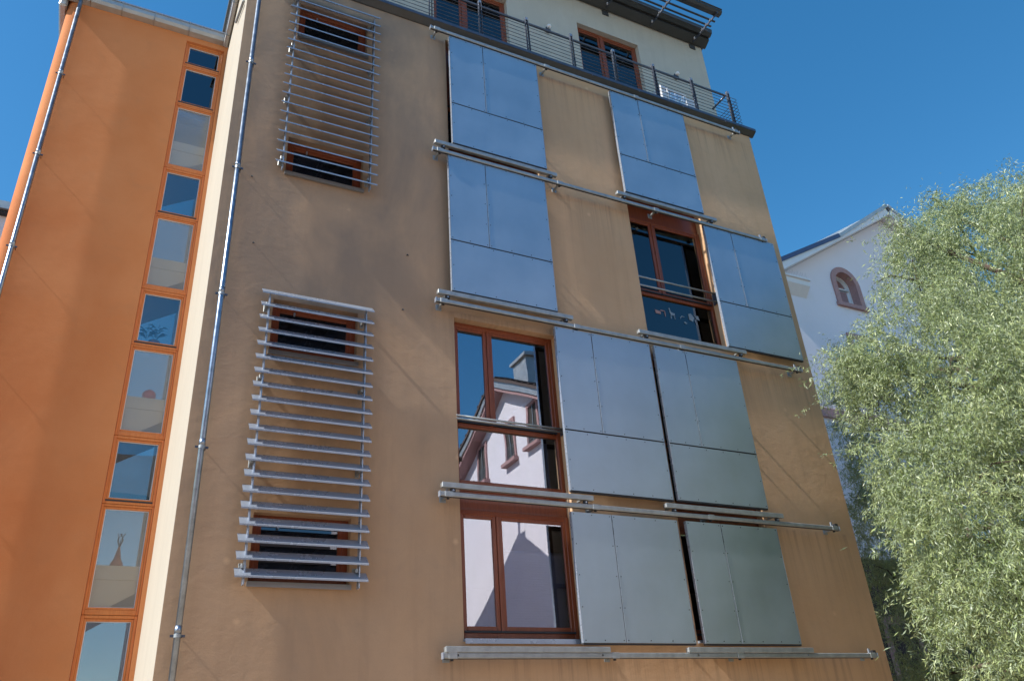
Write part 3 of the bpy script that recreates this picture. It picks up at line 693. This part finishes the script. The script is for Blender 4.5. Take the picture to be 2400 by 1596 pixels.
V, F_ = slab(xp - 3.18, 15.68, xp + .02, zp + .36, Yh - ov - .04, Yh + 14.2, .13); wp('roof_verge', V, F_, 'zinc', fix=True)
V, F_ = slab(31.7, 13.40, xp, zp + .36, Yh - ov - .04, Yh + 14.2, .14); wp('roof_verge', V, F_, 'zinc', fix=True)
V, F_ = prism_x([(Yh, 13.0), (Yh - .28, 13.3), (Yh - .30, 13.46), (Yh - .36, 13.48), (Yh - .36, 13.54), (Yh, 13.58)], 17.3, 19.15); wp('cornice_return', V, F_, 'whitepaint', fix=True)
V, F_ = boxes([(17.3 + .07 * k, 17.303 + .07 * k, Yh - .3, Yh - .297, 13.55, 13.75 + .05 * math.sin(k * 2.3)) for k in range(26)]); o = wp('bird_spikes', V, F_, 'rail'); o['kind'] = 'stuff'
V, F_ = boxes([(xe0, xe1, Yh - .09, Yh - .002, 8.75, 9.05)]); wp('string_course', V, F_, 'pink', .01)
V, F_ = boxes([(xe0 - .02, xe1 + .02, Yh - .04, Yh - .001, GZ, 4.6)]); wp('ground_floor_shade', V, F_, 'umber_shade')  # thin dark skin: shade of tree and block painted onto the wall
for xw, zw in ((21.25, 9.9), (26.6, 9.9), (21.25, 4.6), (26.6, 4.6), (19.3, 1.0), (24, 4.6), (24, 9.9)):
    V, F_ = boxes(frame_b(xw - .7, xw + .7, zw - .15, zw + 2.1, .2, Yh - .05, Yh - .003)); f = wp('window', V, F_, 'pink')
    V, F_ = boxes(frame_b(xw - .5, xw + .5, zw + .05, zw + 1.9, .07, Yh - .03, Yh - .004) + [(xw - .03, xw + .03, Yh - .028, Yh - .005, zw + .1, zw + 1.85)]); link(mesh('sash', V, F_, 'whitepaint'), 'sash', f)
    V, F_ = boxes([(xw - .48, xw + .48, Yh - .012, Yh - .006, zw + .07, zw + 1.88)]); link(mesh('pane', V, F_, 'glass'), 'pane', f)

# ================================================================ far left house
fl = thing('far_white_house', 'distant white house with grey eaves behind the orange stair tower', 'house', (-8, 12, GZ))
def fp(name, bs_, m): 
    V, F_ = boxes(bs_); o = link(mesh(name, V, F_, m), name, fl); o.location = (8, -12, -GZ); return o
fp('wall', [(-14, -3.4, 12, 20, GZ, 14.15)], 'white'); fp('eave', [(-14.4, -3.0, 11.7, 20.3, 14.22, 14.45)], 'zinc'); fp('eave_soffit', [(-14.2, -3.2, 11.8, 20, 14.15, 14.22)], 'dark_edge'); fp('roof', [(-14, -3.4, 12.2, 19.8, 14.45, 14.6)], 'roof')

# ================================================================ houses across the yard (seen in the window reflections)
gh = thing('opposite_gabled_house', 'white gabled house with pink trim across the yard, seen mirrored in the windows', 'house', (12, -13.5, GZ))
def gp(name, V, F_, m, par=None, fix=False):
    me = mesh(name, V, F_, m)
    if fix: fixn(me)
    o = link(me, name, par or gh)
    if par is None: o.location = -Vector(gh.location)
    return o
XG, ya, yb, zE, yP, zP = 12., -18.4, -8.7, 9.45, -13.55, 12.1
V = [(XG, ya, GZ), (XG, yb, GZ), (XG, yb, zE), (XG, yP, zP), (XG, ya, zE), (XG + 10, ya, GZ), (XG + 10, yb, GZ), (XG + 10, yb, zE), (XG + 10, yP, zP), (XG + 10, ya, zE)]
gp('wall', V, [(0, 1, 2, 3, 4), (9, 8, 7, 6, 5), (1, 6, 7, 2), (5, 0, 4, 9)], 'white', fix=True)
def yslab(ya_, za_, yb_, zb_, x0, x1, th):
    d = Vector((0, yb_ - ya_, zb_ - za_)).normalized(); n = Vector((0, -d.z, d.y)); n = n if n.z > 0 else -n
    P0 = Vector((0, ya_, za_)); P1 = Vector((0, yb_, zb_)); q0 = P0 + n * th; q1 = P1 + n * th
    return [(x0, P0.y, P0.z), (x0, P1.y, P1.z), (x0, q1.y, q1.z), (x0, q0.y, q0.z), (x1, P0.y, P0.z), (x1, P1.y, P1.z), (x1, q1.y, q1.z), (x1, q0.y, q0.z)], [(0, 1, 2, 3), (7, 6, 5, 4), (0, 4, 5, 1), (1, 5, 6, 2), (2, 6, 7, 3), (3, 7, 4, 0)]
sl = (zP - zE) / (yP - ya)
for s in (-1, 1):
    e = (ya - .7) if s < 0 else (yb + .7); zz = zE - .7 * sl
    V, F_ = yslab(e, zz, yP, zP, XG - .45, XG + 10.4, .1); gp('soffit', V, F_, 'pink', fix=True)
    V, F_ = yslab(e, zz + .13, yP, zP + .13, XG - .5, XG + 10.4, .2); gp('verge_board', V, F_, 'zinc', fix=True)
    V, F_ = yslab(e, zz + .36, yP, zP + .36, XG - .55, XG + 10.4, .1); rf = gp('roof', V, F_, 'roof', fix=True)
    for k in range(14):
        f0 = k / 14; y0 = e + (yP - e) * f0; z0 = zz + .47 + (zP - zz) * f0
        V, F_ = boxes([(XG - .57, XG + 10.4, y0 - .02, y0 + .06, z0, z0 + .05)]); gp('tile_row', V, F_, 'roof')
V, F_ = boxes([(XG + .3, XG + 1.1, -13.3, -12.3, 11.6, 13.0), (XG + .2, XG + 1.2, -13.4, -12.2, 13.0, 13.12)]); gp('chimney', V, F_, 'zinc')
for yw, zw in ((-15.6, 9.45), (-13.3, 9.5), (-11.6, 9.5)):
    V, F_ = boxes([(XG - .06, XG - .002, yw - .42, yw - .3, zw - .1, zw + 1.4), (XG - .06, XG - .002, yw + .3, yw + .42, zw - .1, zw + 1.4), (XG - .06, XG - .002, yw - .3, yw + .3, zw + 1.28, zw + 1.4)]); f = gp('window', V, F_, 'pink')
    V, F_ = boxes([(XG - .2, XG - .003, yw - .5, yw + .5, zw - .22, zw - .1)]); link(mesh('sill', V, F_, 'pink'), 'sill', f)
    V, F_ = boxes([(XG - .012, XG - .004, yw - .3, yw + .3, zw - .1, zw + 1.28)]); link(mesh('pane', V, F_, 'room'), 'pane', f)
    V, F_ = boxes([(XG - .05, XG - .03, yw - .02, yw + .02, zw - .1, zw + 1.28)] + [(XG - .10, XG - .085, yw - .35, yw + .35, zw + .02 + k * .09, zw + .035 + k * .09) for k in range(5)]); link(mesh('window_bars', V, F_, 'rail'), 'window_bars', f)
# small gabled annex whose shadow falls on the lower gable wall
an = thing('annex_house', 'small white annex with chimney and finial before the opposite gabled house', 'house', (7.5, -13.3, GZ))
def ap(name, V, F_, m):
    o = link(fixn(mesh(name, V, F_, m)), name, an); o.location = -Vector(an.location); return o
A0, A1 = 6.8, 8.5
V = [(A0, -16.6, GZ), (A0, -10.3, GZ), (A0, -10.3, 8.1), (A0, -13.35, 10.1), (A0, -16.6, 8.1), (A1, -16.6, GZ), (A1, -10.3, GZ), (A1, -10.3, 8.1), (A1, -13.35, 10.1), (A1, -16.6, 8.1)]
ap('wall', V, [(0, 1, 2, 3, 4), (9, 8, 7, 6, 5), (1, 6, 7, 2), (5, 0, 4, 9)], 'white')
for (e, z) in ((-17.0, 7.9), (-9.9, 7.83)):
    V, F_ = yslab(e, z, -13.35, 10.12, A0 - .15, A1 + .15, .12); ap('roof', V, F_, 'roof')
V, F_ = boxes([(7.6, 8.1, -13.55, -13.0, 9.6, 10.75)]); ap('chimney', V, F_, 'terra')
V, F_ = tube([(7.9, -13.4, 10.5), (7.9, -13.4, 11.45)], .07, 8); ap('finial', V, F_, 'rail_dark')
V, F_ = tube([(7.9, -13.4, 11.3), (7.9, -13.4, 11.5), (7.9, -13.4, 11.75)], [.08, .16, .02], 8); ap('finial_ball', V, F_, 'rail_dark')
# rear house left of the yard: its ridge and chimney throw the shadow on the opposite gable
rh = thing('rear_house', 'long white house with tiled roof across the yard behind the photographer', 'house', (-4, -19, GZ))
def hp(name, V, F_, m, fix=True):
    me = mesh(name, V, F_, m); fixn(me); o = link(me, name, rh); o.location = -Vector(rh.location); return o
V, F_ = boxes([(-16, 2.2, -24, -15.3, GZ, 9.2)]); hp('wall', V, F_, 'white')
V = [(-16.4, -24.5, 9.0), (2.5, -24.5, 9.0), (2.5, -14.8, 9.0), (-16.4, -14.8, 9.0), (-16.4, -16.6 - 3, 13.2), (2.5, -16.6 - 3, 13.2)]
hp('roof', V, [(0, 1, 5, 4), (2, 3, 4, 5), (0, 4, 3), (1, 2, 5), (0, 3, 2, 1)], 'roof')
V, F_ = boxes([(-3.2, -2.6, -16.6, -16.0, 11, 15.2), (-3.3, -2.5, -16.7, -15.9, 15.2, 15.4)]); hp('chimney', V, F_, 'terra')
V, F_ = boxes([(x, x + 1, -15.32, -15.25, z, z + 1.5) for x in (-14, -11, -8, -5, -2) for z in (1, 4, 7)]); hp('window_shutters', V, F_, 'pink')
fr = thing('row_house', 'long pale row house closing the far side of the yard', 'house', (20, -34, GZ))
V, F_ = boxes([(3, 60, -42, -32, GZ, 9.5)]); o = link(mesh('wall', V, F_, 'white'), 'wall', fr); o.location = -Vector(fr.location)
V = [(2.5, -42.5, 9.3), (60.5, -42.5, 9.3), (60.5, -31.5, 9.3), (2.5, -31.5, 9.3), (2.5, -37, 13), (60.5, -37, 13)]
o = link(fixn(mesh('roof', V, [(0, 1, 5, 4), (2, 3, 4, 5), (0, 4, 3), (1, 2, 5), (0, 3, 2, 1)], 'roof')), 'roof', fr); o.location = -Vector(fr.location)

# ================================================================ trees
def leaves(name, centres, parent, mname, per, spread, size, droop=1.0, seed=1, reach=1.0, ns=9):
    """centres: (n,3); every clump is a spray of narrow hanging leaves"""
    rs = np.random.RandomState(seed)
    n = len(centres); tot = n * per
    c = np.repeat(centres, per, 0)
    # strands: several per clump, leaves strung along curling lines
    sid = np.tile(np.arange(per) % ns, n) + np.repeat(np.arange(n) * ns, per)
    so_ = rs.normal(0, 1, (n * ns, 3)) * np.array(spread)
    sdir = rs.normal(0, .55, (n * ns, 3)); sdir[:, 2] = -rs.uniform(.35, 1.2, n * ns) * droop
    L = rs.uniform(.35, 1.0, n * ns) * reach
    tt = rs.uniform(0, 1, tot)
    ph = rs.uniform(0, 6.28, n * ns); am = rs.uniform(.03, .10, n * ns)
    p = c + so_[sid] + sdir[sid] * (tt * L[sid])[:, None]
    p[:, 0] += np.sin(tt * 9 + ph[sid]) * am[sid]; p[:, 1] += np.cos(tt * 8 + ph[sid]) * am[sid]
    p += rs.normal(0, .022, (tot, 3))
    d = sdir[sid] * .5 + rs.normal(0, .6, (tot, 3)); d[:, 2] -= .35
    d /= np.linalg.norm(d, axis=1)[:, None]
    s = np.cross(d, rs.normal(0, 1, (tot, 3))); s /= np.linalg.norm(s, axis=1)[:, None] + 1e-9
    nn = np.cross(d, s)
    ln = rs.uniform(.7, 1.3, tot) * size; wd = ln * .17
    mid = p + d * (ln * .5)[:, None] + nn * (ln * rs.uniform(-.14, .14, tot))[:, None]
    v = np.stack([p, mid + s * wd[:, None] * .5, p + d * ln[:, None], mid - s * wd[:, None] * .5], 1).reshape(-1, 3)
    me = bpy.data.meshes.new(name); me.vertices.add(tot * 4); me.vertices.foreach_set('co', v.astype(np.float32).ravel())
    me.loops.add(tot * 4); me.loops.foreach_set('vertex_index', np.arange(tot * 4, dtype=np.int32))
    me.polygons.add(tot); me.polygons.foreach_set('loop_start', np.arange(0, tot * 4, 4, dtype=np.int32)); me.polygons.foreach_set('loop_total', np.full(tot, 4, dtype=np.int32))
    me.update(calc_edges=True)
    a = me.attributes.new('tone', 'FLOAT', 'FACE')
    tone = np.clip(rs.uniform(0, 1, tot) * .6 + np.repeat(rs.uniform(0, .4, n), per), 0, 1)
    a.data.foreach_set('value', tone.astype(np.float32))
    me.materials.append(M[mname]); me.validate()
    o = link(me, name, parent); return o
wt = thing('willow_tree', 'bushy pale green corkscrew willow growing right of the apartment block', 'tree', (14.5, -4.2, GZ))
oT = np.array([14.5, -4.2, GZ])
T('trunk', [(0, 0, 0), (.1, 0, 2), (-.2, .1, 3.6), (-.6, .3, 5.2), (-1.0, .6, 7)], [.36, .30, .25, .18, .08], 'bark', wt, 12)
def surf(n, c, r, rs, zmin, shell=.35):
    out = []
    while len(out) < n:
        u = rs.normal(0, 1, 3); u /= np.linalg.norm(u)
        k = 1 - shell * rs.uniform(0, 1) ** 1.6
        p = np.array(c) + u * np.array(r) * k
        if p[2] > zmin: out.append(p)
    return np.array(out)
rs = np.random.RandomState(5)
# the crown is a pile of rounded boughs; sprays hang from the outside of each
LOBES = [(13.7, -3.0, 7.19, 1.72), (14.02, -2.2, 8.14, 1.06), (12.25, -2.0, 7.3, .72), (10.85, -1.8, 5.4, .78), (11.42, -2.6, 5.31, 1.33), (11.38, -3.4, 4.17, 1.33), (10.6, -2.0, 3.86, .68),
         (10.4, -2.8, 3.01, 1.0), (10.35, -2.0, 2.6, .45), (10.15, -2.3, 1.75, .42), (10.15, -3, 1.56, .78), (10.6, -3.4, 2.01, 1.0), (9.95, -3, .6, .4), (10.3, -3.2, .57, .8), (13.8, -3.2, 5.74, 1.76),
         (10.45, -1.5, 5.5, .3), (13.85, -2.1, 9.18, .5), (15.15, -2.6, 9.4, .68), (12.5, -1.9, 8.45, .3),
         (16.2, -3.2, 7.8, 2.0), (16.5, -3.5, 5.0, 2.2), (13.2, -4.6, 3.4, 1.9), (15.5, -5.2, 4.5, 2.2), (13.0, -4.4, .9, 1.6), (13.5, -1.6, 4.0, 1.5), (12.6, -2.6, 2.2, 1.3),
         (15.36, 2.5, 8.01, .5), (14.75, 2, 6.28, .6), (14.3, 1.6, 4.92, .68), (13.8, 1.2, 3.62, .7), (13.5, 1.0, 2.52, .7), (13.6, .8, 1.67, .85), (12.9, .6, 1.02, .6), (14.2, .6, .9, .85), (15.2, 1.8, 4.6, 1.0), (14.6, .8, 3.0, .9)]
cl, core, tips = [], [], []
for li, (x, y, z, R_) in enumerate(LOBES):
    front = li < 19
    nb = int((36 if front else 16) * R_ ** 2) + 7
    for k in range(nb):
        u = rs.normal(0, 1, 3); u /= np.linalg.norm(u)
        if u @ np.array([.8, .5, .1]) > .55: u = -u
        k_ = rs.uniform(.72, 1.04)
        c_ = np.array([x, y, z]) + u * R_ * k_
        cl.append(c_)
        if u[2] < .3 and rs.uniform() < .5: cl.append(c_ - np.array([0, 0, .30]))
    for k in range(int(9 * R_ ** 2) + 2):
        u = rs.normal(0, 1, 3); u /= np.linalg.norm(u); core.append(np.array([x, y, z]) + u * R_ * rs.uniform(.2, .62))
    for k in range(int(5 * R_) + 3):   # upright and sideways wisps
        u = rs.normal(0, 1, 3); u[2] = abs(u[2]) + .3; u[0] -= .5; u /= np.linalg.norm(u); tips.append(np.array([x, y, z]) + u * R_ * rs.uniform(1.05, 1.22))
cen = np.array(cl)
leaves('crown', cen - oT, wt, 'leaf', 330, (.13, .13, .10), .068, seed=3, reach=.60, ns=7)
leaves('shoots', np.array(tips) - oT, wt, 'leaf', 60, (.06, .06, .10), .07, droop=-.4, seed=6, reach=.5)
leaves('inner_crown', np.array(core) - oT, wt, 'leaf', 90, (.30, .30, .28), .11, seed=4)
for (x, y, z, R_) in LOBES:
    e = np.array([x, y, z]) - oT; s0 = np.array([-.1 * max(0, e[2] - 3) * .5, .05, min(7, max(2.2, e[2] * .62))])
    m1 = s0 * .5 + e * .5 + np.array([0, 0, .5]) + rs.normal(0, .15, 3)
    T('limb', [tuple(s0), tuple(m1), tuple(e)], [.11, .06, .02], 'bark', wt, 7)
    for k in range(3):
        u = rs.normal(0, 1, 3); u /= np.linalg.norm(u); T('branch', [tuple(e), tuple(e + u * R_ * .55 + np.array([0, 0, .15])), tuple(e + u * R_)], [.025, .014, .005], 'bark', wt, 5)
# second tree in the yard, mirrored by the shutters
t2 = thing('yard_tree', 'round green tree in the yard across from the facade', 'tree', (27, -13, GZ))
T('trunk', [(0, 0, 0), (0, 0, 5)], [.35, .2], 'bark', t2, 10)
c2_ = surf(260, (27, -13, 6.5), (5, 5, 5), rs, 1) - np.array([27, -13, GZ])
leaves('crown', c2_, t2, 'leaf', 60, (.5, .5, .5), .3, seed=9)
